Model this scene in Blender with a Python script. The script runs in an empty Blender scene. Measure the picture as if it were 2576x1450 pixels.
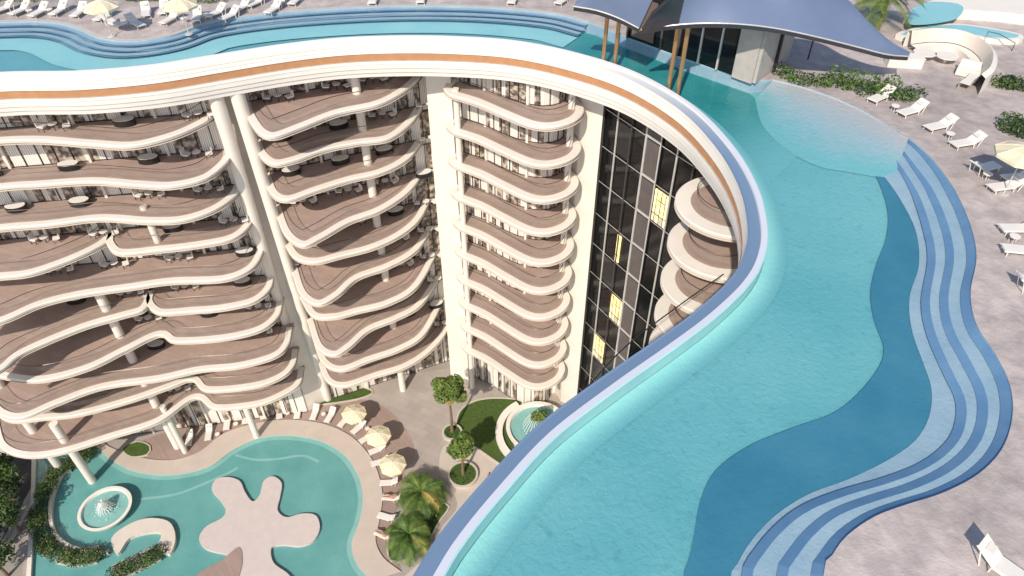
import bpy, math, random
from mathutils import Vector, Matrix
random.seed(7)
D=bpy.data; SC=bpy.context.scene
TH=math.atan(1800/2025.); CT,ST=math.cos(TH),math.sin(TH); CZ=66.8
R=44.0
def U(px,py,z=0.0):
    # survey reading -> plan position on the horizontal level z
    u=(px-1288)/1800.; t=(py-725)/1800.
    k=(z-CZ)/(-ST-t*CT)
    return (u*k,(CT-t*ST)*k)
def UL(l,z=0.0): return [U(a,b,z) for a,b in l]
def cr(p,step=0.5,closed=False):
    n=len(p); out=[]
    rng=range(n if closed else n-1)
    for i in rng:
        if closed: a,b,c,d=p[i-1],p[i],p[(i+1)%n],p[(i+2)%n]
        else:
            b,c=p[i],p[i+1]
            a=p[i-1] if i>0 else tuple(2*x-y for x,y in zip(b,c))
            d=p[i+2] if i+2<n else tuple(2*x-y for x,y in zip(c,b))
        L=math.dist(b,c); m=max(2,int(L/step))
        m=min(m,60)
        for k in range(m):
            t=k/m
            out.append(tuple(0.5*((2*B)+(-A+C)*t+(2*A-5*B+4*C-DD)*t*t+(-A+3*B-3*C+DD)*t**3) for A,B,C,DD in zip(a,b,c,d)))
    if not closed: out.append(tuple(p[-1]))
    return out
def off(p,d,closed=False):
    # + = left of travel
    n=len(p); out=[]
    for i in range(n):
        if closed: a,b=p[i-1],p[(i+1)%n]
        else: a,b=p[max(0,i-1)],p[min(n-1,i+1)]
        dx,dy=b[0]-a[0],b[1]-a[1]; L=math.hypot(dx,dy) or 1
        out.append((p[i][0]-dy/L*d,p[i][1]+dx/L*d))
    return out
def resamp(p,n):
    L=[0]
    for i in range(1,len(p)): L.append(L[-1]+math.dist(p[i-1],p[i]))
    out=[]; j=0
    for k in range(n):
        s=L[-1]*k/(n-1)
        while j<len(p)-2 and L[j+1]<s: j+=1
        t=(s-L[j])/max(1e-9,L[j+1]-L[j]); t=min(1,max(0,t))
        out.append(tuple(a+(b-a)*t for a,b in zip(p[j],p[j+1])))
    return out
def Z(p,z): return [(a[0],a[1],z) for a in p]
def plen(p): return sum(math.dist(p[i-1],p[i]) for i in range(1,len(p)))
def at(p,s):
    for i in range(1,len(p)):
        l=math.dist(p[i-1],p[i])
        if s<=l or i==len(p)-1:
            t=s/l; a,b=p[i-1],p[i]
            return (a[0]+(b[0]-a[0])*t,a[1]+(b[1]-a[1])*t),math.atan2(b[1]-a[1],b[0]-a[0])
        s-=l
# ------------------------------------------------ materials
MC={}
def nt(name):
    m=D.materials.new(name); m.use_nodes=True; n=m.node_tree; b=n.nodes['Principled BSDF']
    return m,n,b
def mat(name,c,rough=0.6,metal=0,var=0.12,scale=1.5,bump=0.0,bscale=20,spec=0.4,c2=None,emit=0):
    if name in MC: return MC[name]
    m,n,b=nt(name); N=n.nodes; L=n.links
    tc=N.new('ShaderNodeTexCoord')
    no=N.new('ShaderNodeTexNoise'); no.inputs['Scale'].default_value=scale; no.inputs['Detail'].default_value=6; no.inputs['Roughness'].default_value=.65
    L.new(tc.outputs['Object'],no.inputs['Vector'])
    r=N.new('ShaderNodeValToRGB'); r.color_ramp.elements[0].position=.3; r.color_ramp.elements[1].position=.7
    lo=c2 if c2 else tuple(x*(1-var) for x in c); hi=c if c2 else tuple(min(1,x*(1+var)) for x in c)
    r.color_ramp.elements[0].color=(*lo,1); r.color_ramp.elements[1].color=(*hi,1)
    L.new(no.outputs['Fac'],r.inputs['Fac']); L.new(r.outputs['Color'],b.inputs['Base Color'])
    b.inputs['Roughness'].default_value=rough; b.inputs['Metallic'].default_value=metal
    b.inputs['Specular IOR Level'].default_value=spec
    if emit:
        L.new(r.outputs['Color'],b.inputs['Emission Color']); b.inputs['Emission Strength'].default_value=emit
    if bump:
        n2=N.new('ShaderNodeTexNoise'); n2.inputs['Scale'].default_value=bscale; n2.inputs['Detail'].default_value=5
        L.new(tc.outputs['Object'],n2.inputs['Vector'])
        bp=N.new('ShaderNodeBump'); bp.inputs['Strength'].default_value=bump; bp.inputs['Distance'].default_value=.05
        L.new(n2.outputs['Fac'],bp.inputs['Height']); L.new(bp.outputs['Normal'],b.inputs['Normal'])
    MC[name]=m; return m
def plank(name,c,w=0.14,rot=0.3,tile=False):
    m,n,b=nt(name); N=n.nodes; L=n.links
    tc=N.new('ShaderNodeTexCoord'); mp=N.new('ShaderNodeMapping'); mp.inputs['Rotation'].default_value=(0,0,rot)
    L.new(tc.outputs['Object'],mp.inputs['Vector'])
    br=N.new('ShaderNodeTexBrick'); br.inputs['Scale'].default_value=1
    br.inputs['Brick Width'].default_value=w*(2 if tile else 14); br.inputs['Row Height'].default_value=w
    br.inputs['Mortar Size'].default_value=.010; br.inputs['Bias'].default_value=0
    br.inputs['Color1'].default_value=(*[x*.93 for x in c],1); br.inputs['Color2'].default_value=(*[x*1.06 for x in c],1)
    br.inputs['Mortar'].default_value=(*[x*.7 for x in c],1)
    L.new(mp.outputs['Vector'],br.inputs['Vector'])
    no=N.new('ShaderNodeTexNoise'); no.inputs['Scale'].default_value=.35; no.inputs['Detail'].default_value=5
    L.new(tc.outputs['Object'],no.inputs['Vector'])
    mr=N.new('ShaderNodeMapRange'); mr.inputs['To Min'].default_value=.84; mr.inputs['To Max'].default_value=1.16
    L.new(no.outputs['Fac'],mr.inputs['Value'])
    mx=N.new('ShaderNodeVectorMath'); mx.operation='SCALE'
    L.new(br.outputs['Color'],mx.inputs[0]); L.new(mr.outputs['Result'],mx.inputs['Scale'])
    L.new(mx.outputs['Vector'],b.inputs['Base Color']); b.inputs['Roughness'].default_value=.6
    b.inputs['Specular IOR Level'].default_value=.3
    return m
WHITE=mat('white_render',(.80,.75,.68),.55,var=.04,scale=.6)
CREAM=mat('cream_render',(.68,.61,.53),.6,var=.05,scale=.6)
RIMW=mat('polished_white_band',(.82,.79,.74),.35,var=.03,scale=.4)
GROOVE=mat('groove_tan',(.42,.36,.31),.5)
COPPER=mat('copper_band',(.56,.29,.15),.4,metal=.15,var=.1)
BRONZE=mat('bronze_metal',(.55,.33,.16),.3,metal=.7,var=.1)
DARK=mat('dark_frame',(.02,.018,.016),.4,var=.1)
RAIL=mat('rail_metal',(.06,.045,.04),.35,metal=.5)
DECKB=plank('brown_balcony_tile',(.40,.30,.258),.6,.35,tile=True)
DECKW=plank('timber_deck',(.36,.27,.235),.16,.9)
PLAZA=plank('plaza_paving',(.40,.355,.325),.9,.5,tile=True)
PLAZL=mat('light_paving',(.55,.49,.43),.7,var=.06,scale=.8,bump=.1)
POOLC=mat('pool_coping',(.56,.48,.42),.6,var=.06,scale=.7)
GROUND=mat('outer_ground',(.33,.30,.27),.9,var=.15,scale=.1)
ROAD=mat('asphalt',(.075,.075,.08),.9,var=.2,scale=.6)
def sandmat():
    m,n,b=nt('sandstone_deck'); N=n.nodes; L=n.links
    tc=N.new('ShaderNodeTexCoord')
    def no(s,d=6):
        x=N.new('ShaderNodeTexNoise'); x.inputs['Scale'].default_value=s; x.inputs['Detail'].default_value=d; x.inputs['Roughness'].default_value=.6; L.new(tc.outputs['Object'],x.inputs['Vector']); return x
    a=no(1.0); c=no(.13,3); f=no(2.4,4)
    r=N.new('ShaderNodeValToRGB'); r.color_ramp.elements[0].position=.32; r.color_ramp.elements[1].position=.64
    r.color_ramp.elements[0].color=(.37,.325,.32,1); r.color_ramp.elements[1].color=(.53,.47,.45,1); L.new(a.outputs['Fac'],r.inputs['Fac'])
    mr=N.new('ShaderNodeMapRange'); mr.inputs['From Min'].default_value=.35; mr.inputs['From Max'].default_value=.65; mr.inputs['To Min'].default_value=.82; mr.inputs['To Max'].default_value=1.1; L.new(c.outputs['Fac'],mr.inputs['Value'])
    s=N.new('ShaderNodeVectorMath'); s.operation='SCALE'; L.new(r.outputs['Color'],s.inputs[0]); L.new(mr.outputs['Result'],s.inputs['Scale']); L.new(s.outputs['Vector'],b.inputs['Base Color'])
    bp=N.new('ShaderNodeBump'); bp.inputs['Strength'].default_value=.5; bp.inputs['Distance'].default_value=.12; L.new(f.outputs['Fac'],bp.inputs['Height']); L.new(bp.outputs['Normal'],b.inputs['Normal'])
    b.inputs['Roughness'].default_value=.9; b.inputs['Specular IOR Level'].default_value=.15
    return m
SANDD=sandmat()
GRASS=mat('lawn_grass',(.085,.14,.028),.95,c2=(.04,.075,.015),scale=3,bump=.6,bscale=30)
LEAF=mat('leaf_green',(.12,.21,.04),.55,c2=(.025,.06,.012),scale=2.2)
LEAFY=mat('leaf_olive',(.20,.27,.055),.55,c2=(.05,.10,.02),scale=2.0)
LEAFD=mat('leaf_dark',(.05,.09,.022),.6,c2=(.012,.03,.008),scale=1.4)
BARK=mat('palm_bark',(.20,.14,.09),.9,var=.3,scale=6,bump=.6)
YEL=mat('dry_frond',(.42,.34,.10),.7)
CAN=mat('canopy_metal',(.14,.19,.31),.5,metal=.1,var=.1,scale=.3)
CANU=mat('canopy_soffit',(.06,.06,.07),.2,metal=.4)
UMB=mat('umbrella_fabric',(.76,.68,.48),.8,var=.05)
LNG=mat('lounger_fabric',(.76,.73,.69),.7,var=.05)
SKIN=mat('skin',(.45,.24,.16),.5,var=.05)
RED=mat('red_cloth',(.45,.03,.03),.8)
HAIR=mat('hair',(.04,.02,.012),.6)
BLACKG=mat('black_glass',(.010,.011,.012),.08,var=.3,scale=.3,spec=.4)
GREYP=mat('grey_panel',(.085,.075,.07),.35,var=.2,scale=.4)
ALU=mat('aluminium',(.6,.59,.57),.35,metal=.2)
LIT=mat('lit_interior',(1.0,.84,.42),.6,c2=(.5,.34,.11),scale=1.6,emit=1.4)
AQLIP=mat('aqua_tile_lip',(.40,.66,.66),.3,var=.08,scale=.5)
def poolfloor(name,a,b,scale=.5,spot=None,fade=None,rough=.8,lo=.84,rip=.0):
    m,n,bs=nt(name); N=n.nodes; L=n.links
    tc=N.new('ShaderNodeTexCoord')
    no=N.new('ShaderNodeTexNoise'); no.inputs['Scale'].default_value=scale; no.inputs['Detail'].default_value=8; no.inputs['Roughness'].default_value=.6
    L.new(tc.outputs['Object'],no.inputs['Vector'])
    r=N.new('ShaderNodeValToRGB'); r.color_ramp.elements[0].position=.32; r.color_ramp.elements[1].position=.68
    r.color_ramp.elements[0].color=(*a,1); r.color_ramp.elements[1].color=(*b,1)
    L.new(no.outputs['Fac'],r.inputs['Fac'])
    out=r.outputs['Color']
    if fade:
        uv=N.new('ShaderNodeUVMap'); sp=N.new('ShaderNodeSeparateXYZ'); L.new(uv.outputs['UV'],sp.inputs[0])
        ms=N.new('ShaderNodeMapRange'); ms.interpolation_type='SMOOTHSTEP'; L.new(sp.outputs['Y'],ms.inputs['Value'])
        mx=N.new('ShaderNodeMix'); mx.data_type='RGBA'; L.new(ms.outputs['Result'],mx.inputs['Factor']); L.new(out,mx.inputs['A']); mx.inputs['B'].default_value=(*fade,1); out=mx.outputs['Result']
    if spot:
        v=N.new('ShaderNodeTexNoise'); v.inputs['Scale'].default_value=spot; v.inputs['Detail'].default_value=4; v.inputs['Roughness'].default_value=.55
        L.new(tc.outputs['Object'],v.inputs['Vector'])
        mr=N.new('ShaderNodeMapRange'); mr.inputs['From Min'].default_value=.28; mr.inputs['From Max'].default_value=.42; mr.inputs['To Min'].default_value=lo; mr.inputs['To Max'].default_value=1.0
        L.new(v.outputs['Fac'],mr.inputs['Value'])
        s=N.new('ShaderNodeVectorMath'); s.operation='SCALE'; L.new(out,s.inputs[0]); L.new(mr.outputs['Result'],s.inputs['Scale']); out=s.outputs['Vector']
    if rip:
        # sand ripples seen through the water
        w=N.new('ShaderNodeTexNoise'); w.inputs['Scale'].default_value=3.4; w.inputs['Detail'].default_value=5; w.inputs['Roughness'].default_value=.6; w.inputs['Distortion'].default_value=.5
        L.new(tc.outputs['Object'],w.inputs['Vector'])
        bp=N.new('ShaderNodeBump'); bp.inputs['Strength'].default_value=rip; bp.inputs['Distance'].default_value=.12
        L.new(w.outputs['Fac'],bp.inputs['Height']); L.new(bp.outputs['Normal'],bs.inputs['Normal'])
    L.new(out,bs.inputs['Base Color']); bs.inputs['Roughness'].default_value=rough; bs.inputs['Specular IOR Level'].default_value=.1
    return m
LAV=poolfloor('pale_blue_channel',(.82,.79,.75),(.82,.79,.75),.5,fade=(.17,.26,.40),rough=.3)
GLIP=poolfloor('glass_lip',(.82,.79,.75),(.82,.79,.75),.5,fade=(.62,.66,.76),rough=.3)
TQ=(.155,.43,.475)
PF_SH=poolfloor('pool_floor_turquoise',(.125,.395,.445),(.19,.475,.515),.13,spot=2.6,lo=.86,rip=.4)
PF_EDGE=poolfloor('pool_floor_rim_aqua',(.30,.66,.65),(.34,.70,.69),.3,fade=TQ,rip=.3)
PF_DP=poolfloor('pool_floor_blue',(.042,.195,.30),(.065,.24,.35),.3,rip=.2)
PF_FAR=poolfloor('pool_floor_teal',(.115,.36,.43),(.165,.43,.49),.15,rip=.25)
PF_FARL=poolfloor('pool_ledge_aqua',(.27,.57,.62),(.33,.64,.68),.4)
PF_TEAL=poolfloor('pool_floor_reflected_green',(.025,.235,.25),(.05,.30,.31),.4,rip=.5)  # pavilion and canopy reflection put into the floor colour; next two fade it out
PF_TF=poolfloor('pool_floor_reflected_green_fade',(.025,.235,.25),(.05,.30,.31),.4,fade=TQ,rip=.45)
PF_TF2=poolfloor('pool_floor_reflected_green_fade_far',(.025,.235,.25),(.05,.30,.31),.4,fade=(.14,.395,.46),rip=.25)
PF_BLUE=poolfloor('step_mosaic_blue',(.125,.25,.43),(.165,.29,.46),1)
PF_TRD=poolfloor('step_tread_sand',(.28,.41,.52),(.36,.48,.57),.5,spot=2.4,lo=.9,rip=.3)
PF_CT=poolfloor('court_pool_floor',(.125,.335,.33),(.175,.41,.395),.25,rip=.2)
PF_CTL=poolfloor('court_pool_ledge',(.24,.46,.44),(.29,.52,.49),.5)
def beachmat():
    m,n,b=nt('beach_entry_sand'); N=n.nodes; L=n.links
    uv=N.new('ShaderNodeUVMap'); sp=N.new('ShaderNodeSeparateXYZ'); L.new(uv.outputs['UV'],sp.inputs[0])
    tc=N.new('ShaderNodeTexCoord'); no=N.new('ShaderNodeTexNoise'); no.inputs['Scale'].default_value=1.6; no.inputs['Detail'].default_value=7
    L.new(tc.outputs['Object'],no.inputs['Vector'])
    ad=N.new('ShaderNodeMath'); ad.operation='MULTIPLY_ADD'; ad.inputs[1].default_value=.5; ad.inputs[2].default_value=-.25
    L.new(no.outputs['Fac'],ad.inputs[0]); a2=N.new('ShaderNodeMath'); L.new(ad.outputs[0],a2.inputs[0]); L.new(sp.outputs['Y'],a2.inputs[1])
    r=N.new('ShaderNodeValToRGB'); e=r.color_ramp.elements
    e[0].position=0; e[0].color=(.46,.43,.44,1); e[1].position=.88; e[1].color=(*TQ,1)
    q=e.new(.42); q.color=(.31,.44,.50,1)
    L.new(a2.outputs[0],r.inputs['Fac']); L.new(r.outputs['Color'],b.inputs['Base Color']); b.inputs['Roughness'].default_value=.8
    w=N.new('ShaderNodeTexNoise'); w.inputs['Scale'].default_value=3.4; w.inputs['Detail'].default_value=5
    L.new(tc.outputs['Object'],w.inputs['Vector'])
    bp=N.new('ShaderNodeBump'); bp.inputs['Strength'].default_value=.4; bp.inputs['Distance'].default_value=.12
    L.new(w.outputs['Fac'],bp.inputs['Height']); L.new(bp.outputs['Normal'],b.inputs['Normal'])
    return m
BEACH=beachmat()
def water(name,tint,bs=3.0,st=.25):
    m=D.materials.new(name); m.use_nodes=True; n=m.node_tree; N=n.nodes; L=n.links; N.clear()
    o=N.new('ShaderNodeOutputMaterial'); mx=N.new('ShaderNodeMixShader'); tr=N.new('ShaderNodeBsdfTransparent'); g=N.new('ShaderNodeBsdfGlossy')
    tr.inputs['Color'].default_value=(*tint,1); g.inputs['Roughness'].default_value=.07
    # Schlick reflectance, the same from above and below the sheet
    lw=N.new('ShaderNodeLayerWeight'); lw.inputs['Blend'].default_value=.5
    pw=N.new('ShaderNodeMath'); pw.operation='POWER'; pw.inputs[1].default_value=5; L.new(lw.outputs['Facing'],pw.inputs[0])
    ma=N.new('ShaderNodeMath'); ma.operation='MULTIPLY_ADD'; ma.inputs[1].default_value=.97; ma.inputs[2].default_value=.03; L.new(pw.outputs[0],ma.inputs[0])
    tc=N.new('ShaderNodeTexCoord'); no=N.new('ShaderNodeTexNoise'); no.inputs['Scale'].default_value=bs; no.inputs['Detail'].default_value=3; no.inputs['Distortion'].default_value=.6
    L.new(tc.outputs['Object'],no.inputs['Vector'])
    bp=N.new('ShaderNodeBump'); bp.inputs['Strength'].default_value=st; bp.inputs['Distance'].default_value=.07
    L.new(no.outputs['Fac'],bp.inputs['Height']); L.new(bp.outputs['Normal'],g.inputs['Normal'])
    L.new(ma.outputs[0],mx.inputs[0]); L.new(tr.outputs[0],mx.inputs[1]); L.new(g.outputs[0],mx.inputs[2]); L.new(mx.outputs[0],o.inputs[0])
    return m
WATER=water('pool_water',(.96,.995,1.0),2.6,.45)
WATER2=water('court_water',(.95,.99,.99),1.8,.4)
def glass(name,tint):
    m=D.materials.new(name); m.use_nodes=True; n=m.node_tree; N=n.nodes; L=n.links; N.clear()
    o=N.new('ShaderNodeOutputMaterial'); mx=N.new('ShaderNodeMixShader'); tr=N.new('ShaderNodeBsdfTransparent'); g=N.new('ShaderNodeBsdfGlossy')
    tr.inputs['Color'].default_value=(*tint,1); g.inputs['Roughness'].default_value=.02; mx.inputs[0].default_value=.05
    L.new(tr.outputs[0],mx.inputs[1]); L.new(g.outputs[0],mx.inputs[2]); L.new(mx.outputs[0],o.inputs[0]); return m
GLS=glass('balustrade_glass',(.96,.97,.97))
def winmat():
    m,n,b=nt('window_curtain_wall'); N=n.nodes; L=n.links
    def M(op,a,bv=None,c=None):
        x=N.new('ShaderNodeMath'); x.operation=op
        for i,v in enumerate((a,bv,c)):
            if v is None: continue
            if isinstance(v,(int,float)): x.inputs[i].default_value=v
            else: L.new(v,x.inputs[i])
        return x.outputs[0]
    uv=N.new('ShaderNodeUVMap'); sp=N.new('ShaderNodeSeparateXYZ'); L.new(uv.outputs['UV'],sp.inputs[0]); u=sp.outputs['X']
    cell=M('FLOOR',M('DIVIDE',u,.55)); wn=N.new('ShaderNodeTexWhiteNoise'); wn.noise_dimensions='1D'; L.new(cell,wn.inputs['W'])
    cur=M('LESS_THAN',wn.outputs['Value'],.5)
    fold=M('MULTIPLY_ADD',M('SINE',M('MULTIPLY',u,36)),.18,.78)
    mx=N.new('ShaderNodeMix'); mx.data_type='RGBA'; L.new(cur,mx.inputs['Factor'])
    no=N.new('ShaderNodeTexNoise'); no.inputs['Scale'].default_value=2.2; no.inputs['Detail'].default_value=3
    vm=N.new('ShaderNodeVectorMath'); vm.operation='MULTIPLY'; vm.inputs[1].default_value=(1,2.5,1); L.new(uv.outputs['UV'],vm.inputs[0]); L.new(vm.outputs[0],no.inputs['Vector'])
    r=N.new('ShaderNodeValToRGB'); e=r.color_ramp.elements; e[0].position=.36; e[0].color=(.07,.06,.055,1); e[1].position=.62; e[1].color=(.62,.52,.41,1)
    q=e.new(.5); q.color=(.24,.20,.17,1)
    L.new(no.outputs['Fac'],r.inputs['Fac']); L.new(r.outputs['Color'],mx.inputs['A'])
    cc=N.new('ShaderNodeCombineColor'); L.new(fold,cc.inputs[0]); L.new(M('MULTIPLY',fold,.95),cc.inputs[1]); L.new(M('MULTIPLY',fold,.88),cc.inputs[2])
    L.new(cc.outputs[0],mx.inputs['B']); L.new(mx.outputs['Result'],b.inputs['Base Color'])
    b.inputs['Roughness'].default_value=.25; return m
WIN=winmat()
# ------------------------------------------------ mesh builder
class MB:
    def __init__(s): s.v=[];s.f=[];s.m=[];s.mats=[];s.uv=[]
    def mi(s,m):
        if m not in s.mats: s.mats.append(m)
        return s.mats.index(m)
    def face(s,pts,m,uv=None):
        i=len(s.v); s.v+= [tuple(p) for p in pts]; s.f.append(list(range(i,i+len(pts)))); s.m.append(s.mi(m))
        s.uv+= uv if uv else [(p[0],p[1]) for p in pts]
    def strip(s,A,B,m,u0=0,closed=False):
        n=min(len(A),len(B)); u=u0
        for i in range(n if closed else n-1):
            j=(i+1)%n; l=math.dist(A[i],A[j])
            s.face([A[i],A[j],B[j],B[i]],m,[(u,0),(u+l,0),(u+l,1),(u,1)]); u+=l
    def prism(s,p,z0,z1,m,ms=None,bottom=True):
        ms=ms or m
        s.face(Z(p,z1),m)
        if bottom: s.face(Z(p,z0)[::-1],ms)
        s.strip(Z(p,z0),Z(p,z1),ms,closed=True)
    def box(s,c,d,m,rz=0,M=None):
        x,y,z=[k/2 for k in d]; co=math.cos(rz); si=math.sin(rz)
        P=[]
        for a,b,e in ((-x,-y,-z),(x,-y,-z),(x,y,-z),(-x,y,-z),(-x,-y,z),(x,-y,z),(x,y,z),(-x,y,z)):
            q=(c[0]+a*co-b*si,c[1]+a*si+b*co,c[2]+e)
            if M is not None: q=tuple(M@Vector(q))
            P.append(q)
        for f in ((0,3,2,1),(4,5,6,7),(0,1,5,4),(1,2,6,5),(2,3,7,6),(3,0,4,7)): s.face([P[k] for k in f],m)
    def tube(s,pts,r,m,n=6,cap=True):
        rings=[]
        for i,p in enumerate(pts):
            a=Vector(pts[max(0,i-1)]); b=Vector(pts[min(len(pts)-1,i+1)]); t=(b-a).normalized() if (b-a).length>0 else Vector((0,0,1))
            up=Vector((0,0,1)) if abs(t.z)<.9 else Vector((1,0,0))
            x=t.cross(up).normalized(); y=x.cross(t)
            rr=r[i] if isinstance(r,(list,tuple)) else r
            rings.append([tuple(Vector(p)+x*math.cos(2*math.pi*k/n)*rr+y*math.sin(2*math.pi*k/n)*rr) for k in range(n)])
        for i in range(len(rings)-1):
            for k in range(n):
                s.face([rings[i][k],rings[i][(k+1)%n],rings[i+1][(k+1)%n],rings[i+1][k]],m)
        if cap: s.face(rings[0][::-1],m); s.face(rings[-1],m)
    def obj(s,name,parent=None,loc=(0,0,0),smooth=False,weld=False):
        me=D.meshes.new(name); me.from_pydata(s.v,[],s.f)
        for m in s.mats: me.materials.append(m)
        me.polygons.foreach_set('material_index',s.m)
        ul=me.uv_layers.new(name='UVMap'); fl=[c for q in s.uv for c in q]; ul.data.foreach_set('uv',fl)
        if weld or smooth:
            import bmesh
            bm=bmesh.new(); bm.from_mesh(me); bmesh.ops.remove_doubles(bm,verts=bm.verts,dist=.0005); bm.to_mesh(me); bm.free()
        if smooth: me.polygons.foreach_set('use_smooth',[True]*len(me.polygons))
        me.update()
        o=D.objects.new(name,me); SC.collection.objects.link(o); o.location=loc
        if parent: o.parent=parent
        return o
def grp(name):
    e=D.objects.new(name,None); SC.collection.objects.link(e); e.empty_display_size=.5; return e
def inst(me,name,loc,rz=0,sc=1,parent=None):
    o=D.objects.new(name,me); SC.collection.objects.link(o); o.location=loc; o.rotation_euler=(0,0,rz); o.scale=(sc,sc,sc)
    if parent: o.parent=parent
    return o
# ------------------------------------------------ key curves
rim_px=[(-520,255),(-250,205),(0,182),(200,178),(380,163),(540,138),(700,113),(850,96),(1000,90),(1150,92),(1300,103),(1450,133),(1600,182),(1740,262),(1840,360),(1905,465),(1932,570),(1924,650),(1885,720),(1800,802),(1700,878),(1550,985),(1400,1102),(1280,1232),(1180,1355),(1120,1450)]
RIM=cr(UL(rim_px,R)+[(-3.2,9),(-4.2,5.5),(-4.7,1),(-4.7,-12)],.5)
out_px=[(-520,120),(-200,66),(0,58),(110,57),(185,70),(250,97),(330,106),(430,92),(520,62),(640,42),(800,27),(1000,18),(1200,20),(1380,35),(1480,58)]
mid_px=[(1570,93),(1720,150),(1893,208)]
OUTF=cr(UL(out_px,R),.5)
s3_px=[(1945,203),(2030,225),(2120,258),(2200,298),(2285,350),(2345,405),(2400,480),(2440,570),(2455,650),(2440,740),(2455,820),(2500,890),(2538,970),(2545,1050),(2520,1130),(2460,1195),(2370,1243),(2280,1272),(2200,1302),(2130,1350),(2092,1400),(2070,1450)]
s2_px=[(2262,352),(2300,400),(2352,470),(2391,560),(2405,640),(2391,740),(2405,820),(2448,900),(2487,980),(2490,1055),(2462,1120),(2400,1176),(2310,1220),(2205,1253),(2115,1288),(2052,1338),(2008,1396),(1985,1450)]
s1_px=[(2235,358),(2272,402),(2320,478),(2352,570),(2362,640),(2348,740),(2362,820),(2404,915),(2440,990),(2438,1060),(2408,1112),(2345,1160),(2250,1198),(2135,1232),(2042,1270),(1975,1322),(1922,1388),(1898,1450)]
dr_px=[(2197,380),(2240,425),(2285,490),(2318,560),(2325,640),(2302,720),(2308,800),(2336,880),(2360,950),(2355,1020),(2320,1080),(2250,1130),(2150,1178),(2050,1215),(1965,1268),(1905,1330),(1868,1390),(1845,1450)]
dl_px=[(2194,384),(2225,440),(2245,510),(2240,575),(2216,640),(2202,710),(2213,780),(2238,855),(2205,925),(2120,1005),(2000,1050),(1890,1096),(1805,1160),(1768,1240),(1756,1310),(1742,1380),(1725,1450)]
def near(px,ex): return cr(UL(px,R)+ex,.35)
S3=near(s3_px,[(9.6,8),(9.2,4),(9,-12)])
S2=near(s2_px,[(8.6,8),(8.2,4),(8,-12)])
S1=near(s1_px,[(7.6,8),(7.2,4),(7,-12)])
DR=near(dr_px,[(6.9,8),(6.6,4),(6.4,-12)])
DL=near(dl_px,[(5.3,8),(4.9,4),(4.6,-12)])
OUT=OUTF+UL(mid_px,R)+S3
HOTEL=grp('hotel_building')
# ------------------------------------------------ roof
mb=MB()
prof=[(0,43.2,AQLIP),(0,44.02,AQLIP),(.06,44.05,GLIP),(.36,44.03,RIMW),(.38,43.9,LAV),(.92,43.82,LAV),(1.0,43.86,LAV),(1.03,43.84,RIMW),(1.05,43.62,GROOVE),(1.03,43.59,RIMW),(1.08,43.32,GROOVE),(1.06,43.29,RIMW),(1.12,43.02,GROOVE),(1.04,42.98,COPPER),(1.04,42.42,GROOVE),(1.12,42.38,RIMW),(1.14,42.15,GROOVE),(1.10,42.12,RIMW),(1.08,41.75,GROOVE),(1.0,41.72,RIMW),(.95,41.35,GROOVE),(.85,41.32,RIMW),(.8,40.95,RIMW),(-.3,40.95,RIMW)]
sp_i=next(i for i,p in enumerate(RIM) if p[0]>3)
for i in range(len(prof)-1):
    a,b=prof[i],prof[i+1]
    A=Z(off(RIM,-a[0]),a[1]); B=Z(off(RIM,-b[0]),b[1])
    if a[2] in (LAV,GLIP):
        for k in range(len(A)-1):
            t0=min(1,max(0,(k-sp_i)/40)); t1=min(1,max(0,(k+1-sp_i)/40))
            mb.face([A[k],A[k+1],B[k+1],B[k]],a[2],[(0,t0),(0,t1),(1,t1),(1,t0)])
    else: mb.strip(A,B,a[2])
mb.obj('roof_rim_fascia',HOTEL,smooth=False)
mb=MB()
BX0,BX1,BY0,BY1=-95,62,-14,92
mb.face(Z(RIM+[(BX1,-14),(BX1,BY1),(RIM[0][0],BY1)],40.97),CREAM)
mb.strip(Z([(BX1,-14),(BX1,BY1),(RIM[0][0]-8,BY1)],40.9),Z([(BX1,-14),(BX1,BY1),(RIM[0][0]-8,BY1)],44.08),WHITE)
mb.obj('roof_slab',HOTEL)
mb=MB()
mb.face(Z(OUT+[(BX1,-12),(BX1,BY1),(OUT[0][0],BY1)],44.08),SANDD)
mb.strip(Z(OUT,43.2),Z(OUT,44.08),PF_TRD)
mb.strip(Z(OUTF,44.09),Z(off(OUTF,.35),44.09),PLAZL)
mb.obj('roof_terrace',None)
mb=MB()
mb.face(Z(RIM+OUT[::-1],43.2),PF_SH)
K=OUTF
bands=[(0,.42,43.92,PF_TRD),(.42,.54,43.88,PF_BLUE),(.54,.98,43.74,PF_TRD),(.98,1.10,43.7,PF_BLUE),(1.10,1.56,43.56,PF_TRD),(1.56,1.70,43.5,PF_BLUE),(1.7,4.0,43.34,PF_FARL)]
for a,b,z,m in bands: mb.strip(Z(off(K,-a),z),Z(off(K,-b),z-.01),m)
n=90
far_r=resamp([p for p in RIM if p[1]>43],n)
far_o=resamp(off(OUTF,-4.0)+UL([(1570,110),(1720,165),(1860,215)],R),n)
mb.strip(Z(off(RIM,.02),43.30),Z(off(RIM,1.1),43.255),PF_EDGE)
bo=resamp(near(s3_px[:5],[]),50); bi=resamp(cr(UL([(1905,225),(1925,290),(1985,350),(2065,392),(2140,406),(2210,418),(2260,420)],R),.5),50)
mb.strip(Z(bo,44.01),Z(bi,43.26),BEACH)
NS=150
i0=min(range(len(S3)),key=lambda i:math.dist(S3[i],U(2285,350,R)))
C=[resamp(x,NS) for x in (DL,DR,S1,S2,S3[i0:])]
dl,drr,c1,c2,c3=C
mb.strip(Z(dl,43.27),Z(drr,43.26),PF_DP)
mb.strip(Z(drr,43.28),Z(c1,43.40),PF_TRD)
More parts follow.
